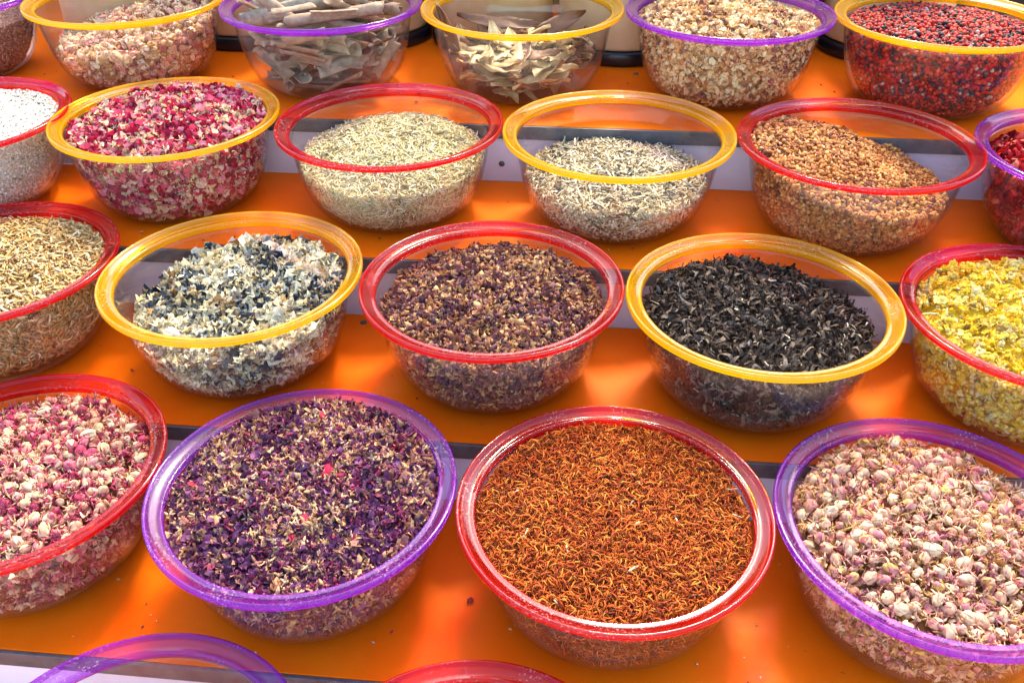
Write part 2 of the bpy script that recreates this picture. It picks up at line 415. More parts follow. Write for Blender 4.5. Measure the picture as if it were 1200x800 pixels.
def tube(path, rad, sides):
    P = np.array(path, float); n = len(P); V = []; F = []
    for i in range(n):
        d = P[min(i + 1, n - 1)] - P[max(i - 1, 0)]; d /= np.linalg.norm(d) + 1e-9
        u = np.cross(d, (0, 0.3, 1)); u /= np.linalg.norm(u) + 1e-9; w = np.cross(d, u)
        for k in range(sides):
            a = 2 * math.pi * k / sides
            V.append(P[i] + rad[i] * (math.cos(a) * u + math.sin(a) * w))
    for i in range(n - 1):
        for k in range(sides):
            a, b = i * sides + k, i * sides + (k + 1) % sides
            F += [(a, b, b + sides), (a, b + sides, a + sides)]
    V += [P[0], P[-1]]
    for k in range(sides):
        F += [(len(V) - 2, (k + 1) % sides, k), (len(V) - 1, (n - 1) * sides + k, (n - 1) * sides + (k + 1) % sides)]
    return np.array(V), np.array(F)

def t_needle(r, rad=0.07, bend=0.15, seg=4, sides=3, taper=0.5):
    b, b2 = r.normal(0, bend), r.normal(0, bend)
    path = [(s - 0.5, b * ((s - .5) ** 2 * 4 - .5) , b2 * math.sin(s * 3.1)) for s in np.linspace(0, 1, seg)]
    rr = [rad * (taper + (1 - taper) * math.sin(math.pi * (0.15 + 0.75 * s))) for s in np.linspace(0, 1, seg)]
    return tube(path, rr, sides)

def t_granule(r, jit=0.22, sx=1.0, sy=0.8, sz=0.7):
    p = (1 + 5 ** .5) / 2
    V = np.array([(-1, p, 0), (1, p, 0), (-1, -p, 0), (1, -p, 0), (0, -1, p), (0, 1, p), (0, -1, -p), (0, 1, -p), (p, 0, -1), (p, 0, 1), (-p, 0, -1), (-p, 0, 1)], float)
    V /= np.linalg.norm(V[0]) * 2
    V *= 1 + r.normal(0, jit, (12, 1)); V *= (sx, sy, sz)
    F = np.array([(0, 11, 5), (0, 5, 1), (0, 1, 7), (0, 7, 10), (0, 10, 11), (1, 5, 9), (5, 11, 4), (11, 10, 2), (10, 7, 6), (7, 1, 8), (3, 9, 4), (3, 4, 2), (3, 2, 6), (3, 6, 8), (3, 8, 9), (4, 9, 5), (2, 4, 11), (6, 2, 10), (8, 6, 7), (9, 8, 1)])
    return V, F

def t_flake(r, crumple=0.16):
    n = r.integers(7, 10); V = [(0, 0, r.normal(0, crumple))]; F = []
    for ring, q in ((0.28, 1), (0.5, 2)):
        for k in range(n):
            a = 2 * math.pi * k / n + r.normal(0, 0.15); d = ring * (1 + r.normal(0, 0.28))
            V.append((d * math.cos(a), d * math.sin(a) * 0.85, r.normal(0, crumple * q)))
    for k in range(n):
        k2 = (k + 1) % n
        F += [(0, 1 + k, 1 + k2), (1 + k, 1 + n + k, 1 + n + k2), (1 + k, 1 + n + k2, 1 + k2)]
    return np.array(V), np.array(F)

def t_curl(r, w=0.16, turns=1.0, bend=0.5):
    """a twisted, bent narrow strip"""
    nx = 7; V = []; t0 = r.uniform(0, 6); tw = r.uniform(-turns, turns) * 3.5; b = r.normal(0, bend); b2 = r.normal(0, bend)
    for i in range(nx):
        s = i / (nx - 1); c = np.array([s - 0.5, b * (s - .5) ** 2 * 2, b2 * math.sin(s * 3.1) * .5]); a = t0 + tw * s
        h = w * (0.35 + 0.65 * math.sin(math.pi * (0.1 + 0.8 * s)))
        o = np.array([0, math.cos(a), math.sin(a)]) * h; q = np.array([0, -math.sin(a), math.cos(a)]) * h * 0.35
        V += [c - o, c + q, c + o]
    return np.array(V), np.array(grid_tris(nx, 3))

def uv_ball(nu, nv):
    V = [(0, 0, -0.5)]; F = []
    for j in range(1, nv):
        p = math.pi * j / nv
        for i in range(nu):
            a = 2 * math.pi * i / nu; V.append((0.5 * math.sin(p) * math.cos(a), 0.5 * math.sin(p) * math.sin(a), -0.5 * math.cos(p)))
    V.append((0, 0, 0.5)); top = len(V) - 1
    for i in range(nu):
        i2 = (i + 1) % nu; F.append((0, 1 + i2, 1 + i)); F.append((top, 1 + (nv - 2) * nu + i, 1 + (nv - 2) * nu + i2))
        for j in range(nv - 2):
            a, b = 1 + j * nu + i, 1 + j * nu + i2; F += [(a, b, b + nu), (a, b + nu, a + nu)]
    return np.array(V, float), np.array(F)

def join(parts):
    Vs, Fs, o = [], [], 0
    for V, F in parts: Vs.append(V); Fs.append(F + o); o += len(V)
    return np.vstack(Vs), np.vstack(Fs)

def t_ball(r, nu=8, nv=6): return uv_ball(nu, nv)

def t_bud(r, detail=1):
    """a closed rosebud: overlapping cupped petals round a core, with a stubby base (axis along z)"""
    parts = []; D = []
    def put(V, F, d): parts.append((V, F)); D.append(np.full(len(V), d) if np.isscalar(d) else d)
    V, F = uv_ball(9, 6); V = V * (0.60, 0.60, 0.80); V = V * (1 + r.normal(0, 0.04, (len(V), 1))); put(V, F, 0.1)
    npet = 10
    for k in range(npet):
        a0 = 2 * math.pi * k * 0.382 + r.normal(0, 0.3); nx, ny = 6, 4; P = []; dd = []
        rad = 0.30 + 0.013 * k + r.normal(0, 0.016); spread = r.uniform(0.40, 0.75); topz = r.uniform(0.18, 0.50); flare = max(0, r.normal(-0.01, 0.04)); base = r.normal(0, 0.16)
        for i in range(nx):
            q = i / (nx - 1); z = -0.40 + q * (topz + 0.40)
            prof = rad * max(0.05, math.sin(math.pi * (0.20 + 0.66 * q))) ** 0.7 + flare * q * q
            for j in range(ny):
                u = (j / (ny - 1) - 0.5) * 2; a = a0 + u * spread * (1 - 0.45 * q * q); w = 1 + r.normal(0, 0.035)
                P.append((prof * w * math.cos(a), prof * w * math.sin(a), z - 0.09 * u * u * q + r.normal(0, 0.018))); dd.append(base + 0.22 * (q - 0.6) + r.normal(0, 0.05))
        put(np.array(P), np.array(grid_tris(nx, ny)), np.array(dd))
    V, F = uv_ball(6, 4); V = V * (0.26, 0.26, 0.34) + (0, 0, -0.48); put(V, F, 0.3)
    for k in range(5):                                        # sepals
        a = 2 * math.pi * k / 5 + r.normal(0, 0.3); c, s_ = math.cos(a), math.sin(a); w = 0.06; o = r.uniform(0.0, 0.16)
        P = np.array([(0.10 * c - w * s_, 0.10 * s_ + w * c, -0.46), (0.10 * c + w * s_, 0.10 * s_ - w * c, -0.46), ((0.37 + o) * c, (0.37 + o) * s_, -0.22), ((0.42 + 2.5 * o) * c, (0.42 + 2.5 * o) * s_, 0.10)])
        put(P, np.array([(0, 1, 2), (1, 3, 2), (0, 2, 3)]), 0.35)
    V, F = join(parts)
    return V, F, np.concatenate(D)

def t_floret(r, npet=6):
    parts = []
    V, F = t_granule(r, 0.1); parts.append((V * 0.5, F))
    for k in range(npet):
        a = 2 * math.pi * k / npet + r.normal(0, 0.2); P, F = t_petal(r, 0.75, 0.6, 0.04)
        P = (P + (0.5, 0, 0)) * 0.5; e = r.uniform(0.2, 1.0); ce, se = math.cos(e), math.sin(e); ca, sa = math.cos(a), math.sin(a)
        x = P[:, 0] * ce - P[:, 2] * se; z = P[:, 0] * se + P[:, 2] * ce
        parts.append((np.stack([x * ca - P[:, 1] * sa, x * sa + P[:, 1] * ca, z - 0.1], -1), F))
    return join(parts)

def t_star(r, legs=5, fat=1.0):
    """dried calyx: thin pointed legs from one knob"""
    parts = []
    V, F = t_granule(r, 0.1); parts.append((V * 0.28 * fat, F))
    for k in range(legs):
        a = 2 * math.pi * k / legs + r.normal(0, 0.25); e = r.uniform(-0.2, 0.9); L = r.uniform(0.4, 0.65)
        path = [(L * s * math.cos(a) * math.cos(e * s), L * s * math.sin(a) * math.cos(e * s), L * s * math.sin(e * s)) for s in (0.1, 0.55, 1.0)]
        parts.append(tube(path, [0.085 * fat, 0.075 * fat, 0.02 * fat], 3))
    return join(parts)

def variants(fn, n, **kw): return [fn(rng, **kw) for _ in range(n)]

# ---------------------------------------------------------------- filling a bowl
def rot_mats(nrm, tilt, yaw=None):
    """random frames whose z axis is near nrm"""
    n = len(nrm)
    nrm = nrm + rng.normal(0, 1, (n, 3)) * tilt; nrm /= np.linalg.norm(nrm, axis=1)[:, None]
    a = rng.normal(0, 1, (n, 3)); x = a - (a * nrm).sum(1)[:, None] * nrm; x /= np.linalg.norm(x, axis=1)[:, None]
    y = np.cross(nrm, x)
    return np.stack([x, y, nrm], -1)

def place(vs, pos, R, size, pick):
    """stamp the template variants at pos with frames R; returns V, F, pick"""
    which = rng.integers(0, len(vs), len(pos)); Vs, Fs, Ps, off = [], [], [], 0
    for w, (V, F, *D) in enumerate(vs):
        ids = np.where(which == w)[0]
        if not len(ids): continue
        P = np.einsum('nij,vj->nvi', R[ids], V) * size[ids, None, None] + pos[ids, None, :]
        nv = len(V); Vs.append(P.reshape(-1, 3))
        Fs.append((F[None] + (np.arange(len(ids)) * nv)[:, None, None] + off).reshape(-1, F.shape[1])); pk = np.repeat(pick[ids], nv)
        if D: pk = np.clip(pk + np.tile(D[0], len(ids)), 0.001, 0.999)
        Ps.append(pk); off += nv * len(ids)
    return np.vstack(Vs), np.vstack(Fs), np.concatenate(Ps)

class Heap:
    def __init__(s, key, fill, peak=0.0, off=(0, 0), slope=(0, 0), power=1.0, lump=0.003, lumpf=60, gap=0.0015, bottom=0.009):
        s.o = bowl_origin(key); s.fill, s.peak, s.off, s.slope, s.power, s.lump, s.lumpf, s.gap, s.bottom = fill, peak, off, slope, power, lump, lumpf, gap, bottom
        s.ph = rng.uniform(0, 6.28, 8); s.parts = []
    def top(s, x, y):
        rr = np.hypot(x - s.off[0], y - s.off[1]) / 0.118
        z = s.fill + s.slope[0] * x + s.slope[1] * y + s.peak * np.clip(1 - rr ** 2, 0, None) ** s.power
        f = s.lumpf; p = s.ph
        z = z + s.lump * (np.sin(f * x + p[0]) * np.sin(f * y + p[1]) + 0.7 * np.sin(1.7 * f * x - 0.9 * f * y + p[2]) * np.sin(1.3 * f * y + 0.8 * f * x + p[3]))
        return z
    def gap_at(s, z):
        return s.gap + 0.0065 * np.clip(1 - (np.asarray(z) - 0.012) / 0.065, 0, 1)
    def edge(s, a):
        """where the top meets the wall in direction a: (r, z)"""
        r = np.full_like(a, 0.115)
        for _ in range(6):
            z = s.top(r * np.cos(a), r * np.sin(a)); r = rin(np.clip(z, 0, 0.108)) - s.gap_at(z)
        return r, z
    def core(s, sink, pick):
        na, nr = 72, 14; a = np.linspace(0, 2 * np.pi, na, endpoint=False); re, ze = s.edge(a)
        V = []; 
        for i in range(nr):
            q = i / nr
            for k in range(na):
                x, y = q * re[k] * math.cos(a[k]), q * re[k] * math.sin(a[k]); V.append((x, y, float(s.top(x, y)) - sink))
        nside = 9
        for i in range(nside):
            q = i / (nside - 1)
            for k in range(na):
                z = (ze[k] - sink) * (1 - q) + (s.bottom + 0.003) * q; r = float(rin(z)) - s.gap_at(z) - max(sink * 1.2, 0.0055) * (1 if i else 0.75)
                V.append((r * math.cos(a[k]), r * math.sin(a[k]), z))
        V.append((0, 0, s.bottom + 0.003)); F = []; rings = nr + nside
        for i in range(rings - 1):
            for k in range(na):
                k2 = (k + 1) % na; p, q_ = i * na + k, i * na + k2; F += [(p, p + na, q_ + na), (p, q_ + na, q_)]
        for k in range(na): F.append(((rings - 1) * na + k, len(V) - 1, (rings - 1) * na + (k + 1) % na))
        V = np.array(V) + rng.normal(0, sink * 0.15, (len(V), 3))
        s.parts.append((V, np.array(F), np.full(len(V), pick)))
    def surf(s, n, depth=0.004, rmax=1.0, inset=0.0):
        a = rng.uniform(0, 2 * np.pi, n); re, _ = s.edge(a); r = (re * rmax - inset) * np.sqrt(rng.uniform(0, 1, n))
        x, y = r * np.cos(a), r * np.sin(a); z = s.top(x, y); e = 1e-3
        nx = -(s.top(x + e, y) - z) / e; ny = -(s.top(x, y + e) - z) / e
        nr = np.stack([nx, ny, np.ones(n)], -1); nr /= np.linalg.norm(nr, axis=1)[:, None]
        return np.stack([x, y, z - rng.uniform(0, depth, n) + depth * 0.3], -1), nr
    def side(s, n, depth=0.003, inset=0.0):
        a = rng.uniform(0, 2 * np.pi, n); _, ze = s.edge(a)
        u = rng.uniform(0, 1, n) ** 0.9; z = s.bottom + u * (ze - s.bottom)
        r = rin(z) - s.gap_at(z) - inset - rng.uniform(0, depth, n)
        e = 2e-3; dr = (rin(z + e) - rin(z - e)) / (2 * e); nr = np.stack([np.cos(a), np.sin(a), -dr], -1); nr /= np.linalg.norm(nr, axis=1)[:, None]
        return np.stack([r * np.cos(a), r * np.sin(a), z], -1), nr
    def patch(s, P, f=70, amt=0.15):
        p = s.ph; return amt * (np.sin(f * P[:, 0] + 2 * p[4]) + np.sin(f * 0.8 * P[:, 1] + f * .5 * P[:, 0] + p[5]) + np.sin(f * 1.3 * P[:, 2] + f * P[:, 1] * .6 + p[6])) / 2
    def bits(s, vs, n_top, n_side, size, sd=0.25, tilt=0.35, side_tilt=0.25, depth=0.004, pick=(0, 1), patch=0.12, inset=None, lift=0.0, clump=0.0):
        """size in metres; pick = range of the palette these bits draw from"""
        side_in = size * 0.15 if inset is None else inset
        inset = size * 0.30 if inset is None else inset
        for n, fn, tl in ((n_top, s.surf, tilt), (n_side, s.side, side_tilt)):
            if not n: continue
            P, nr = fn(n, depth, inset=side_in) if fn == s.side else fn(n, depth, 1.0, inset)
            if clump:
                keep = s.patch(P, 48, 1.0) + rng.normal(0, 0.35, n) > clump; P, nr = P[keep], nr[keep]; n = len(P)
            if fn == s.surf: P = P + nr * lift
            R = rot_mats(nr, tl); sz = size * np.clip(rng.normal(1, sd, n), 0.5, 1.7)
            q = rng.uniform(0, 1, n)
            if patch: q = np.abs(q + s.patch(P, amt=patch)); q = np.clip(1 - np.abs(1 - q), 0.001, 0.999)
            s.parts.append(place(vs, P, R, sz, pick[0] + q * (pick[1] - pick[0])))
        return s
    def build(s, name, mat, label, cat, smooth=True):
        Vs, Fs, Ps, o = [], [], [], 0
        for V, F, P in s.parts: Vs.append(V); Fs.append(F + o); Ps.append(P); o += len(V)
        V = np.vstack(Vs)
        # nothing pokes through the wall or the bowl's floor
        V[:, 2] = np.maximum(V[:, 2], 0.0024)
        rr = np.hypot(V[:, 0], V[:, 1]); lim = np.where(V[:, 2] < 0.107, rin(V[:, 2]) - 0.0004, 0.1222)
        k = np.where(rr > lim, lim / np.maximum(rr, 1e-6), 1.0); V[:, 0] *= k; V[:, 1] *= k
        ob = add(name, mesh_np(name, V, np.vstack(Fs), mat, np.concatenate(Ps), smooth), loc=s.o)
        return tag(ob, label, cat, kind='stuff')

# A0 mauve-brown powder
h = Heap('A0', 0.078, 0.006, lump=0.0015); h.core(0.0012, 0.4)
h.bits(variants(t_granule, 6), 5000, 6000, 0.0024, depth=0.001)
h.build('ground_spice', bits_mat('mauve_powder', [(3, '#b07c62'), (3, '#a06c54'), (2, '#c09078'), (1, '#d0aa94')]), 'mauve brown powder in the purple-rimmed bowl at the top left corner', 'spice')

# B0 cream and pink rosebuds, part fill
buds_lo = variants(t_bud, 8)
h = Heap('B0', 0.070, 0.006, off=(0.03, 0.02), slope=(0.12, 0.10), lump=0.003); h.core(0.008, 0.6)
h.bits(variants(t_petal, 8), 300, 500, 0.011, pick=(0.2, 1))
h.bits(buds_lo, 330, 480, 0.0125, tilt=1.0, side_tilt=1.0, depth=0.004, inset=0.005)
h.build('dried_rosebuds', bits_mat('cream_pink_buds', [(3, '#f0cc94'), (3, '#e4ae80'), (2, '#d48878'), (2, '#f4deb4'), (1, '#b05e50'), (1.4, '#c0914a')]), 'cream and pink rosebuds half filling the yellow-rimmed bowl in the top row', 'rosebuds')

# E0 pale petals
h = Heap('E0', 0.100, 0.022, off=(-0.01, 0.0), lump=0.002); h.core(0.004, 0.75)
h.bits(variants(t_petal, 10, width=0.7, curl=0.9), 1500, 1900, 0.0085, tilt=0.8)
h.bits(variants(t_bud, 8), 420, 560, 0.0088, tilt=1.0, side_tilt=1.0, patch=0.2)
h.bits(variants(t_star, 5), 350, 350, 0.010, pick=(0.0, 0.6))
h.build('dried_petals', bits_mat('pale_petals', [(3, '#f8e2ac'), (3, '#eeca8a'), (3, '#e6b474'), (2, '#d0945a'), (1.0, '#9e6058'), (0.8, '#80503e')]), 'cream and pinkish beige petals and buds filling a purple-rimmed bowl in the top row', 'petals')

# F0 peppercorns
h = Heap('F0', 0.100, 0.010, lump=0.0015); h.core(0.003, 0.2)
h.bits(variants(t_ball, 3), 3000, 3600, 0.0053, sd=0.12, depth=0.003, patch=0.05, inset=0.0022)
h.bits(variants(t_flake, 3), 60, 70, 0.007, pick=(0.9, 0.97))
h.build('peppercorns', bits_mat('red_black_peppercorns', [(4, '#9c1208'), (4, '#c02410'), (2, '#d25430'), (3, '#26181a'), (2, '#3a2628'), (0.3, '#b5a08c')], rough=0.5, spec=0.25, transl=0, mottle=0.2), 'red and black peppercorns filling a yellow-rimmed bowl in the top right corner', 'peppercorns')

# A1 white flakes
h = Heap('A1', 0.104, 0.010, lump=0.001); h.core(0.002, 0.4)
h.bits(variants(t_granule, 6), 5500, 7500, 0.0036, depth=0.0015, patch=0.03)
h.build('white_flakes', bits_mat('white_flakes', [(8, '#f2ead8'), (4, '#e2d6c0'), (3, '#f8f4ea'), (0.8, '#8f8a70')]), 'fine white flakes filling the red-rimmed bowl at the left edge', 'spice')

# B1 crimson rose petals
h = Heap('B1', 0.102, 0.014, slope=(0.0, 0.06), lump=0.0045, lumpf=85); h.core(0.005, 0.15)
h.bits(variants(t_petal, 12, width=0.9, curl=0.9), 4000, 4400, 0.0074, sd=0.4, tilt=0.75, side_tilt=0.4, pick=(0, 1), depth=0.005)
h.bits(variants(t_star, 6), 220, 420, 0.010, pick=(0.78, 1))
h.build('dried_rose_petals', bits_mat('crimson_petals', [(3, '#941030'), (4, '#c02448'), (3, '#d84c68'), (3, '#e4909a'), (2.5, '#f0d2b0'), (2, '#e2cc94')], transl=0.3), 'crimson and pink rose petals heaped in a yellow-rimmed bowl', 'petals')

# C1 pale green needles
h = Heap('C1', 0.070, 0.024, off=(0.0, 0.01), power=1.1, slope=(0, 0.05), lump=0.0012); h.core(0.003, 0.5)
h.bits(variants(t_needle, 12, rad=0.065, bend=0.12, taper=0.4), 10500, 11000, 0.0098, tilt=0.30, side_tilt=0.15)
h.build('dried_needles', bits_mat('rosemary_needles', [(4, '#f4e2a6'), (3, '#e2ce90'), (3, '#faeec6'), (2, '#c4aa6c'), (0.5, '#7a6448')]), 'pale green dried needles mounded in a red-rimmed bowl', 'herbs')

# D1 grey-beige cut stems
h = Heap('D1', 0.054, 0.020, off=(-0.005, 0.012), lump=0.002); h.core(0.004, 0.1)
h.bits(variants(t_needle, 12, rad=0.062, bend=0.06, taper=0.8), 5000, 6000, 0.0145, sd=0.4, tilt=0.30, side_tilt=0.15)
h.bits(variants(t_granule, 5), 1500, 1700, 0.004)
h.build('cut_stems', bits_mat('grey_stems', [(3, '#e4d0a2'), (3, '#ccb486'), (3, '#f2e2be'), (2, '#a88e62'), (1, '#5e5648')]), 'grey beige cut stems mounded in a yellow-rimmed bowl', 'herbs')

# E1 tan granules, higher on the left
h = Heap('E1', 0.076, 0.019, off=(-0.035, 0.01), slope=(-0.17, 0.05), lump=0.002, lumpf=80); h.core(0.004, 0.4)
h.bits(variants(t_granule, 8, jit=0.36), 5600, 6800, 0.0053, tilt=0.8, side_tilt=0.8, depth=0.004)
h.bits(variants(t_petal, 5), 350, 350, 0.008, tilt=0.6)
h.build('tan_granules', bits_mat('tan_granules', [(4, '#c67a38'), (3, '#da944a'), (3, '#a0582c'), (2, '#e8b06a'), (1.4, '#743c28')]), 'coarse tan granules sloping down to the right in a red-rimmed bowl', 'spice')

# F1 dark red petals
h = Heap('F1', 0.088, 0.020, off=(-0.02, 0.0), lump=0.004, lumpf=90); h.core(0.005, 0.2)
h.bits(variants(t_curl, 10, w=0.28), 1900, 2200, 0.0115, tilt=0.7, side_tilt=0.3)
h.bits(variants(t_petal, 8), 1400, 1600, 0.0085, tilt=0.8)
h.build('dried_calyces', bits_mat('dark_red_petals', [(4, '#8e0c14'), (4, '#be1a1c'), (2, '#da3a2c'), (1.5, '#5e0c14'), (0.6, '#e07858')], rough=0.45), 'dark red dried petals in the purple-rimmed bowl at the right edge', 'petals')

# A2 straw-yellow seeds
h = Heap('A2', 0.103, 0.014, lump=0.0015); h.core(0.003, 0.3)
h.bits(variants(t_needle, 12, rad=0.14, bend=0.14, taper=0.35), 4800, 5600, 0.0095, sd=0.3, tilt=0.35, side_tilt=0.2)
h.build('straw_seeds', bits_mat('straw_seeds', [(4, '#d2a862'), (3, '#e6c48a'), (3, '#b88c4a'), (2, '#f0dcaa'), (1, '#8a6034')]), 'straw yellow seeds filling the red-rimmed bowl at the left edge', 'seeds')

# B2 white and slate-blue flakes
h = Heap('B2', 0.075, 0.019, off=(0.01, 0.03), slope=(0.05, 0.06), lump=0.005, lumpf=95); h.core(0.006, 0.85)
h.bits(variants(t_flake, 14, crumple=0.13), 4000, 4200, 0.0082, sd=0.5, tilt=0.30, side_tilt=0.12, depth=0.006, patch=0.30)
h.bits(variants(t_petal, 8, width=0.6, curl=0.9), 900, 900, 0.0070, tilt=0.5, side_tilt=0.15, patch=0.30)
h.bits(variants(t_flake, 6, crumple=0.2), 34, 0, 0.017, sd=0.3, tilt=0.6, pick=(0.0, 0.45), lift=0.002)
h.build('leaf_flakes', bits_mat('white_blue_flakes', [(4, '#f6ebc8'), (4, '#e6d8ae'), (3, '#d4be86'), (2.5, '#aea488'), (1, '#a87c44'), (1.2, '#7c8488'), (1.8, '#4e5458'), (2.3, '#2c3036')]), 'crumbled white and slate blue leaf flakes in a yellow-rimmed bowl', 'herbs')

# C2 small purple-brown buds
h = Heap('C2', 0.086, 0.018, off=(0.0, 0.015), slope=(0, 0.03), lump=0.0028, lumpf=90); h.core(0.004, 0.1)
h.bits(variants(t_granule, 10, jit=0.34, sx=1.2), 2600, 3000, 0.0055, sd=0.35, tilt=0.8, side_tilt=0.8)
h.bits(variants(t_petal, 12, width=0.6, curl=1.1, crumple=0.1), 3200, 3600, 0.0075, sd=0.35, tilt=0.9, side_tilt=0.5)
h.bits(variants(t_star, 8, legs=4, fat=1.4), 800, 900, 0.0075, pick=(0.55, 1), tilt=0.9)
h.build('small_buds', bits_mat('purple_brown_buds', [(3, '#6e3e42'), (3, '#84504e'), (2, '#482e38'), (2.6, '#90553a'), (3, '#b88252'), (2, '#d4a66c')]), 'small purple brown buds mounded in the red-rimmed bowl at the centre', 'buds')

# D2 curled black tea
h = Heap('D2', 0.086, 0.013, off=(-0.015, 0.01), slope=(-0.04, 0.03), lump=0.002, lumpf=85); h.core(0.004, 0.3)
h.bits(variants(t_curl, 16, w=0.13, bend=0.8), 3400, 4200, 0.0115, sd=0.3, tilt=0.6, side_tilt=0.3, patch=0, pick=(0, 0.93))
h.bits(variants(t_needle, 6, rad=0.12, bend=0.3), 50, 90, 0.007, pick=(0.95, 1.0), lift=0.001)
h.build('black_tea', bits_mat('black_tea', [(5, '#36281e'), (4, '#4e3f33'), (3, '#74624f'), (1.2, '#6e6258'), (0.7, '#d8c8a8')], rough=0.65, spec=0.1, transl=0.0, mottle=0.5), 'curled black tea leaves mounded in a yellow-rimmed bowl', 'tea')

# E2 yellow flowers
h = Heap('E2', 0.098, 0.016, slope=(0.0, 0.05), lump=0.004, lumpf=75); h.core(0.006, 0.4)
h.bits(variants(t_floret, 8, npet=6), 900, 1100, 0.0105, sd=0.3, tilt=0.9, side_tilt=0.5, depth=0.005)
h.bits(variants(t_granule, 6), 500, 1500, 0.006, depth=0.004)
h.bits(variants(t_needle, 6, rad=0.05, bend=0.2), 130, 500, 0.016, pick=(0.8, 1))
P = np.array([(-0.062, 0.086, 0.108), (-0.052, 0.089, 0.109), (-0.057, 0.082, 0.115), (-0.066, 0.088, 0.114), (-0.05, 0.083, 0.117)])
h.parts.append(place(variants(t_floret, 4), P, rot_mats(np.tile((0., 0, 1), (5, 1)), 0.6), np.full(5, 0.0125), np.full(5, 0.25)))
h.build('yellow_flowers', bits_mat('yellow_flowers', [(4, '#f4dc50'), (4, '#eecb2c'), (4, '#f4e488'), (1.5, '#e0b020'), (1.2, '#ecdc9c'), (0.6, '#a88a4c')], transl=0.3), 'bright yellow dried flowers heaped in the red-rimmed bowl at the right edge', 'flowers')

# B3 purple petals
h = Heap('B3', 0.104, 0.018, off=(0.0, 0.02), slope=(0.0, 0.04), lump=0.0025, lumpf=80); h.core(0.004, 0.15)
h.bits(variants(t_petal, 18, width=0.6, curl=1.2, crumple=0.1), 5200, 5000, 0.0082, sd=0.35, tilt=0.95, side_tilt=0.5, pick=(0, 0.80), patch=0.16)
h.bits(variants(t_star, 14, legs=4, fat=1.6), 1700, 1700, 0.0092, sd=0.35, tilt=0.9, side_tilt=0.5, pick=(0.5, 0.975), lift=0.001, clump=-0.25)
h.bits(variants(t_petal, 10, width=0.45, curl=1.2), 900, 900, 0.0080, sd=0.3, tilt=0.95, side_tilt=0.5, pick=(0.6, 0.975), lift=0.001, clump=-0.3)
h.bits(variants(t_petal, 4), 22, 10, 0.010, pick=(0.985, 1.0), lift=0.002, patch=0)
h.build('purple_petals', bits_mat('purple_petals', [(3, '#4a2640'), (4, '#6a3258'), (3, '#925478'), (2.4, '#842a4c'), (2, '#a06a58'), (3, '#cc9c6c'), (3, '#d8b48c'), (0.35, '#c01c40')]), 'dark purple petals with beige calyces filling a purple-rimmed bowl', 'petals')

# C3 orange-red threads
h = Heap('C3', 0.101, 0.010, off=(0.0, 0.0), slope=(0.0, 0.03), lump=0.001, lumpf=70); h.core(0.003, 0.3)
h.bits(variants(t_needle, 16, rad=0.060, bend=0.25, taper=0.35), 22000, 11000, 0.0088, sd=0.3, tilt=0.35, side_tilt=0.2, depth=0.003, patch=0.08, pick=(0, 0.965))
h.bits(variants(t_needle, 6, rad=0.10, bend=0.1), 26, 10, 0.010, pick=(0.985, 1.0), lift=0.0015, patch=0)
h.build('orange_threads', bits_mat('orange_threads', [(3, '#9a3a0e'), (4, '#bc5010'), (4, '#d06818'), (3, '#e08c30'), (1.8, '#702a0c'), (0.25, '#f0d8b0')]), 'orange red dried threads filling a red-rimmed bowl', 'spice')

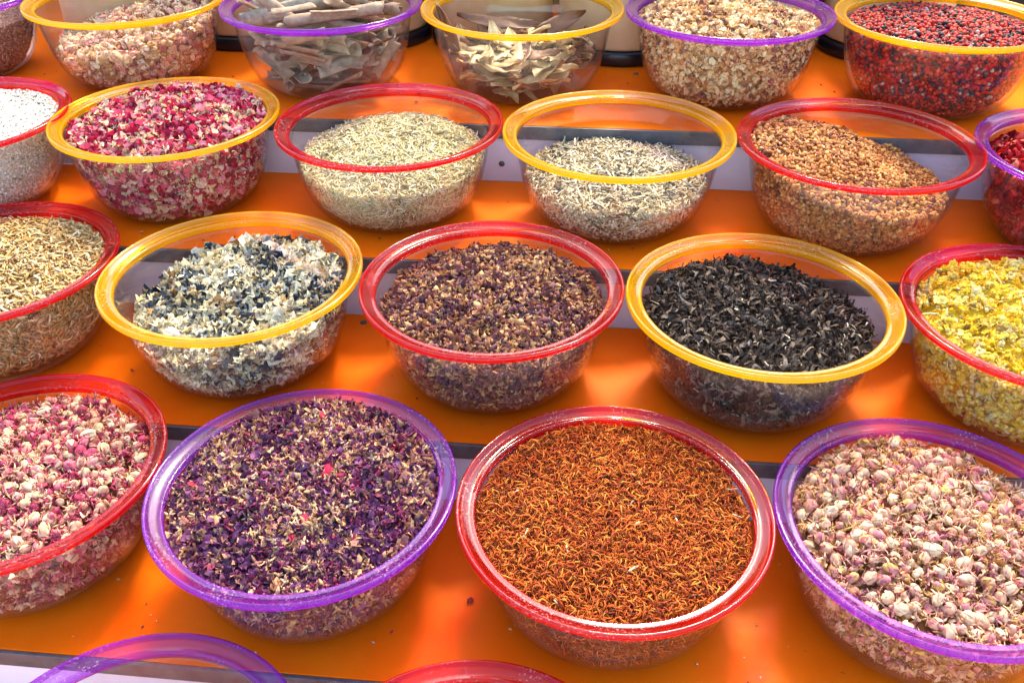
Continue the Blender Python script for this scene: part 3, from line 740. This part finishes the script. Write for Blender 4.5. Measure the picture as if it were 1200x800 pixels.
# A3 and D3: rosebuds in front; the buds one can tell apart are things of their own
def bud_bowl(key, h, pal, n_obj, size, label, group, stuff_label, n_top, n_side, pet, mat_name, petal_pick):
    mat = bits_mat(mat_name, pal, transl=0.2, mottle=0.3, scale=300)
    h.core(0.013, 0.95); tmpl = variants(t_bud, 10)  # brown core paints deep shade into the gaps between buds
    h.bits(variants(t_petal, 12, width=0.6, curl=1.2), int(pet * 1.4), pet, size * 0.50, tilt=0.9, side_tilt=0.4, pick=petal_pick, depth=0.006)
    h.bits(variants(t_star, 8, fat=0.8), int(pet * 0.8), pet // 2, size * 0.85, lift=0.0012, tilt=0.9, side_tilt=0.4, pick=petal_pick, depth=0.006)
    h.bits(tmpl, 0, n_side, size, sd=0.15, side_tilt=1.2, depth=0.004, inset=size * 0.42)
    # relaxed scatter over the mound so that no two buds sit in one place
    pts, nrs = [], []; P, nr = h.surf(9000, 0.001, 1.0, size * 0.45)
    for p, q in zip(P, nr):
        if all((p[0] - a[0]) ** 2 + (p[1] - a[1]) ** 2 > (size * 0.74) ** 2 for a in pts): pts.append(p); nrs.append(q)
        if len(pts) >= n_top: break
    pts, nrs = np.array(pts), np.array(nrs)
    d = np.linalg.norm(pts + h.o - CAMN, axis=1)
    img = np.array([[(p + h.o - CAMN) @ np.array(RT), (p + h.o - CAMN) @ np.array(UP), (p + h.o - CAMN) @ np.array(FW)] for p in pts])
    sx = 600 + 1068.5 * img[:, 0] / img[:, 2]; sy = 400 - 1068.5 * img[:, 1] / img[:, 2]
    inside = (sx > 2) & (sx < 1198) & (sy < 798)
    order = np.argsort(np.where(inside, d, 99)); own = order[:min(n_obj, int(inside.sum()))]; rest = order[len(own):]
    R = rot_mats(nrs, 1.1)
    if len(rest): h.parts.append(place(tmpl, pts[rest], R[rest], size * np.clip(rng.normal(1, .14, len(rest)), .7, 1.3), rng.uniform(0, 1, len(rest))))
    h.build('loose_petals', mat, stuff_label, 'petals')
    meshes = []
    for V, F, D in tmpl:                                    # each bud shape in a few colours
        for _ in range(4):
            c = rng.uniform(0.02, 0.74); pk = np.clip(c + D, 0.001, 0.999)
            meshes.append(mesh_np('dried_rosebud', V, F, mat, pk))
    for i in own:
        me = meshes[rng.integers(0, len(meshes))]; s = size * float(np.clip(rng.normal(0.98, 0.18), 0.62, 1.35))
        o = add('dried_rosebud', me); m4 = Matrix(R[i].tolist()).to_4x4() @ Matrix.Scale(s, 4); m4.translation = Vector(pts[i] + h.o)
        o.matrix_world = m4; tag(o, label, 'rosebud', group)
    return len(own)

nA = bud_bowl('A3', Heap('A3', 0.092, 0.018, off=(0.01, 0.01), slope=(0.0, 0.05), lump=0.003),
     [(1.8, '#f0d6aa'), (3, '#eac292'), (3, '#e09e82'), (2.8, '#d2707a'), (2.2, '#c04664'), (1.8, '#a2264c'), (1.2, '#885230')], 120, 0.0135,
     'pink or cream dried rosebud in the red-rimmed bowl at the lower left', 'rosebuds in the red-rimmed bowl',
     'loose pink petals and buds among the rosebuds of the red-rimmed bowl', 260, 400, 1300, 'pink_rosebuds', (0.05, 0.95))
nD = bud_bowl('D3', Heap('D3', 0.090, 0.024, off=(-0.005, 0.02), slope=(0.0, 0.04), lump=0.003),
     [(2.0, '#f2d8ac'), (3, '#ecc698'), (3, '#e6ae88'), (2.4, '#d88a84'), (0.9, '#b05a64'), (2.2, '#e2b468'), (1.4, '#a8743e')], 180, 0.0136,
     'pale pink dried rosebud in the purple-rimmed bowl at the lower right', 'rosebuds in the purple-rimmed bowl',
     'loose pale petals and buds among the rosebuds of the purple-rimmed bowl', 250, 400, 1300, 'pale_rosebuds', (0.1, 1.0))

# C0 rolled bark, D0 flat leaves: every piece is a thing
m_bark = principled('rolled_bark', lin('#b8a584'), 0.8, noise=(90, lin('#82705a'), 1.0), bump=(160, 0.5, 0.002))
m_bark2 = principled('brown_bark', lin('#86654a'), 0.8, noise=(90, lin('#b09474'), 0.9), bump=(160, 0.5, 0.002))
def crisp(me, n):
    f = np.zeros(len(me.polygons), dtype=bool); f[:n] = True; me.polygons.foreach_set('use_smooth', f); return me
def bark_mesh(L, r, arc, mat):
    nx, na, th = 14, 18, 0.0011; V = []; 
    for side in (0, 1):
        for i in range(nx):
            s = i / (nx - 1); wob = 1 + 0.06 * math.sin(5 * s + r * 900) + rng.normal(0, 0.015)
            for k in range(na):
                a = arc * (k / (na - 1) - 0.5); q = (r - 0.0028 * (a + arc / 2) / 6.28) * wob - side * th
                end = 0.0016 * math.sin(3 * a + r * 500) * (1 if s > 0.5 else -1) * (abs(s - .5) * 2) ** 6
                V.append(((s - .5) * L + end, q * math.sin(a), -q * math.cos(a)))
    F = []; n = nx * na
    for i in range(nx - 1):
        for k in range(na - 1):
            a = i * na + k; F += [(a, a + 1, a + na + 1, a + na), (n + a, n + a + na, n + a + na + 1, n + a + 1)]
    for i in range(nx - 1):
        for k in (0, na - 1):
            a = i * na + k; f = (a, a + na, n + a + na, n + a); F.append(f if k == 0 else f[::-1])
    for k in range(na - 1):
        for i in (0, nx - 1):
            a = i * na + k; f = (a, n + a, n + a + 1, a + 1); F.append(f if i == 0 else f[::-1])
    return crisp(mesh_np('bark_piece', np.array(V), np.array(F), mat), 2 * (nx - 1) * (na - 1))
bark_meshes = [(bark_mesh(L, r, arc, m), L, r) for L, r, arc, m in
    [(0.17, 0.0120, 5.4, m_bark), (0.14, 0.0140, 4.4, m_bark), (0.19, 0.0100, 6.2, m_bark), (0.12, 0.0130, 3.4, m_bark), (0.10, 0.014, 2.4, m_bark2), (0.13, 0.0095, 5.4, m_bark2), (0.08, 0.012, 2.0, m_bark), (0.15, 0.0085, 6.0, m_bark), (0.06, 0.010, 2.0, m_bark2)]]
def settle(key, n, meshes, z0, z1, out=None, flat=0.25, half_w=0.0, sep=0.55, rmax=0.10, yaw_sd=0.6):
    """random poses inside the bowl, clear of the wall and of each other"""
    o = bowl_origin(key); out = out if out is not None else []; n += len(out); tries = 0
    while len(out) < n and tries < 60000:
        tries += 1
        me, L, r = meshes[rng.integers(0, len(meshes))]
        z = z0 + (z1 - z0) * rng.uniform(0, 1) ** 0.8
        yaw = rng.normal(0, yaw_sd); pit = rng.normal(0, flat); rad = rng.uniform(0, 1) ** 0.5 * rmax; a = rng.uniform(-math.pi, math.pi)
        c = np.array([rad * math.cos(a), rad * math.sin(a), z]); d = np.array([math.cos(yaw) * math.cos(pit), math.sin(yaw) * math.cos(pit), math.sin(pit)])
        P1 = c + d * L * np.linspace(-.5, .5, 9)[:, None]; hw = max(half_w, r * 0.9)
        T = P1 if not half_w else np.vstack([P1[[0, 8]], P1[2:7] + np.array([-d[1], d[0], 0]) * half_w, P1[2:7] - np.array([-d[1], d[0], 0]) * half_w])
        mg = r * 0.9 if not half_w else 0.002
        zz = np.clip(T[:, 2] - r * 0.6, 0, None)
        lim = np.where(zz < 0.106, rin(np.minimum(zz, 0.106)), 0.1215) - mg
        if T[:, 2].min() < r + 0.004 or (np.hypot(T[:, 0], T[:, 1]) > lim).any(): continue
        if any(np.linalg.norm(P1[:, None] - P2[None], axis=-1).min() < (r + r2) * sep for (_, _, _, r2, _, _, P2) in out): continue
        out.append((c, d, L, r, me, rng.uniform(0, 6.28), P1))
    return o, out
o, lst = settle('C0', 80, bark_meshes, 0.012, 0.122, flat=0.25, sep=0.55, rmax=0.112)
settle('C0', 45, bark_meshes[4:5] + bark_meshes[6:7] + bark_meshes[8:9], 0.010, 0.075, out=lst, flat=0.4, sep=0.35, rmax=0.112, yaw_sd=1.0)
for c, d, L, r, me, rollv, _ in lst:
    rollv = rng.choice([0, math.pi]) + rng.normal(0, 0.6)
    ob = add('bark_piece', me); x = Vector(d); y = Vector((0, 0, 1)).cross(x).normalized(); z = x.cross(y)
    m4 = Matrix((x, y, z)).transposed().to_4x4() @ Matrix.Rotation(rollv, 4, 'X'); m4.translation = Vector(c + o); ob.matrix_world = m4
    tag(ob, 'rolled grey beige piece of bark in the purple-rimmed bowl of the top row', 'bark', 'bark pieces in the purple-rimmed bowl')

m_leaf = principled('tan_leaf', lin('#e8cc8a'), 0.5, noise=(60, lin('#a87c42'), 1.0), bump=(120, 0.4, 0.002))
m_leaf2 = principled('brown_leaf', lin('#8a5a30'), 0.5, noise=(45, lin('#6a4020'), 0.9), bump=(120, 0.4, 0.002))
m_leaf3 = principled('grey_leaf', lin('#b89458'), 0.55, noise=(45, lin('#8a6838'), 0.9), bump=(120, 0.4, 0.002))
def leaf_mesh(L, w, curl, fold, mat):
    nx, ny = 14, 7; th = 0.0007; V = []; b = rng.normal(0, 0.3, 3)
    for side in (0, 1):
        for i in range(nx):
            s = i / (nx - 1); hw = w * 0.5 * (math.sin(math.pi * min(0.985, max(0.02, s))) ** 0.75)
            for j in range(ny):
                u = (j / (ny - 1) - .5) * 2; x = (s - .5) * L; y = u * hw
                z = curl * (x * x) / L * 2 + fold * abs(u) * hw + 0.0022 * math.sin(7 * s + 3 * u + b[0] * 9) + 0.0010 * math.sin(22 * s + b[1] * 9)
                V.append((x, y, z - side * th))
    F = []; n = nx * ny
    for i in range(nx - 1):
        for k in range(ny - 1):
            a = i * ny + k; F += [(a, a + ny, a + ny + 1, a + 1), (n + a, n + a + 1, n + a + ny + 1, n + a + ny)]
        for k in (0, ny - 1):
            a = i * ny + k; f = (a, n + a, n + a + ny, a + ny); F.append(f if k == 0 else f[::-1])
    for k in range(ny - 1):
        for i in (0, nx - 1):
            a = i * ny + k; f = (a, a + 1, n + a + 1, n + a); F.append(f if i == 0 else f[::-1])
    return crisp(mesh_np('dry_leaf', np.array(V), np.array(F), mat), 2 * (nx - 1) * (ny - 1))
leaf_meshes = [(leaf_mesh(L, w, c, f, m), L, 0.0032) for L, w, c, f, m in
    [(0.13, 0.030, 0.06, 0.15, m_leaf), (0.10, 0.026, -0.10, 0.10, m_leaf3), (0.13, 0.026, 0.08, 0.30, m_leaf2), (0.11, 0.028, 0.1, -0.15, m_leaf), (0.12, 0.028, -0.1, 0.15, m_leaf3), (0.08, 0.024, 0.2, 0.35, m_leaf2), (0.14, 0.028, 0.05, 0.1, m_leaf),
     (0.07, 0.024, 0.2, 0.2, m_leaf3), (0.06, 0.026, -0.2, 0.3, m_leaf), (0.075, 0.022, 0.25, 0.3, m_leaf2), (0.065, 0.024, 0.2, -0.2, m_leaf3)]]
o, lst = settle('D0', 190, leaf_meshes, 0.006, 0.064, flat=0.18, half_w=0.007, sep=0.5, yaw_sd=1.2, rmax=0.10)
def put_leaf(c, d, me, rollv, label, group=None):
    ob = add('dry_leaf', me); x = Vector(d).normalized(); y = Vector((0, 0, 1)).cross(x).normalized(); z = x.cross(y)
    m4 = Matrix((x, y, z)).transposed().to_4x4() @ Matrix.Rotation(rollv, 4, 'X'); m4.translation = Vector(c) + Vector(o); ob.matrix_world = m4
    tag(ob, label, 'leaf', group)
for c, d, L, r, me, *_ in lst:
    put_leaf(c, d, me, rng.normal(0, 0.22), 'flat dry leaf in the yellow-rimmed bowl of the top row', 'dry leaves in the yellow-rimmed bowl')
put_leaf((-0.035, 0.050, 0.076), (0.9, 0.1, -0.12), leaf_meshes[2][0], 0.5, 'dark curled leaf sticking up at the left of the dry leaves')
put_leaf((0.050, 0.050, 0.078), (0.9, 0.25, 0.30), leaf_meshes[5][0], 0.9, 'brown leaf sticking up at the right of the dry leaves')
put_leaf((-0.094, -0.020, 0.062), (0.35, -0.55, -0.75), leaf_meshes[2][0], 1.2, 'brown leaf standing against the left wall of the leaf bowl')

# ---------------------------------------------------------------- crumbs spilled on the shelves
def crumbs():
    pts = []
    xy = [BOWLS[k] for k in BOWLS]
    while len(pts) < 420:
        k = int(rng.integers(0, 5)); x = rng.uniform(-1.0, 0.85); y = -k * STEP_D + rng.uniform(0.004, 0.222)
        if any(b[0] == k and math.hypot(x - b[1], y - b[2]) < 0.088 for b in xy): continue
        pts.append((x, y, -k * STEP_H + 0.0012))
    P = np.array(pts); n = len(P); vs = variants(t_granule, 5, sz=0.5) ; vp = variants(t_petal, 5) + variants(t_needle, 4)
    h = n * 2 // 3
    up = np.tile((0., 0, 1), (n, 1))
    a = place(vs, P[:h], rot_mats(up[:h], 0.15), rng.uniform(0.0012, 0.0036, h), rng.uniform(0, 1, h))
    b = place(vp, P[h:], rot_mats(up[h:], 0.12), rng.uniform(0.003, 0.008, n - h), rng.uniform(0, 1, n - h))
    V = np.vstack([a[0], b[0]]); F = np.vstack([a[1], b[1] + len(a[0])])
    m = bits_mat('crumbs', [(3, '#d8b880'), (2, '#e6d4b0'), (2, '#7a4a34'), (2, '#a83a44'), (1, '#4a2c44')])
    o = add('spilled_crumbs', mesh_np('spilled_crumbs', V, F, m, np.concatenate([a[2], b[2]])))
    tag(o, 'tiny crumbs and petal bits spilled on the orange shelves between the bowls', 'crumbs', kind='stuff')
crumbs()
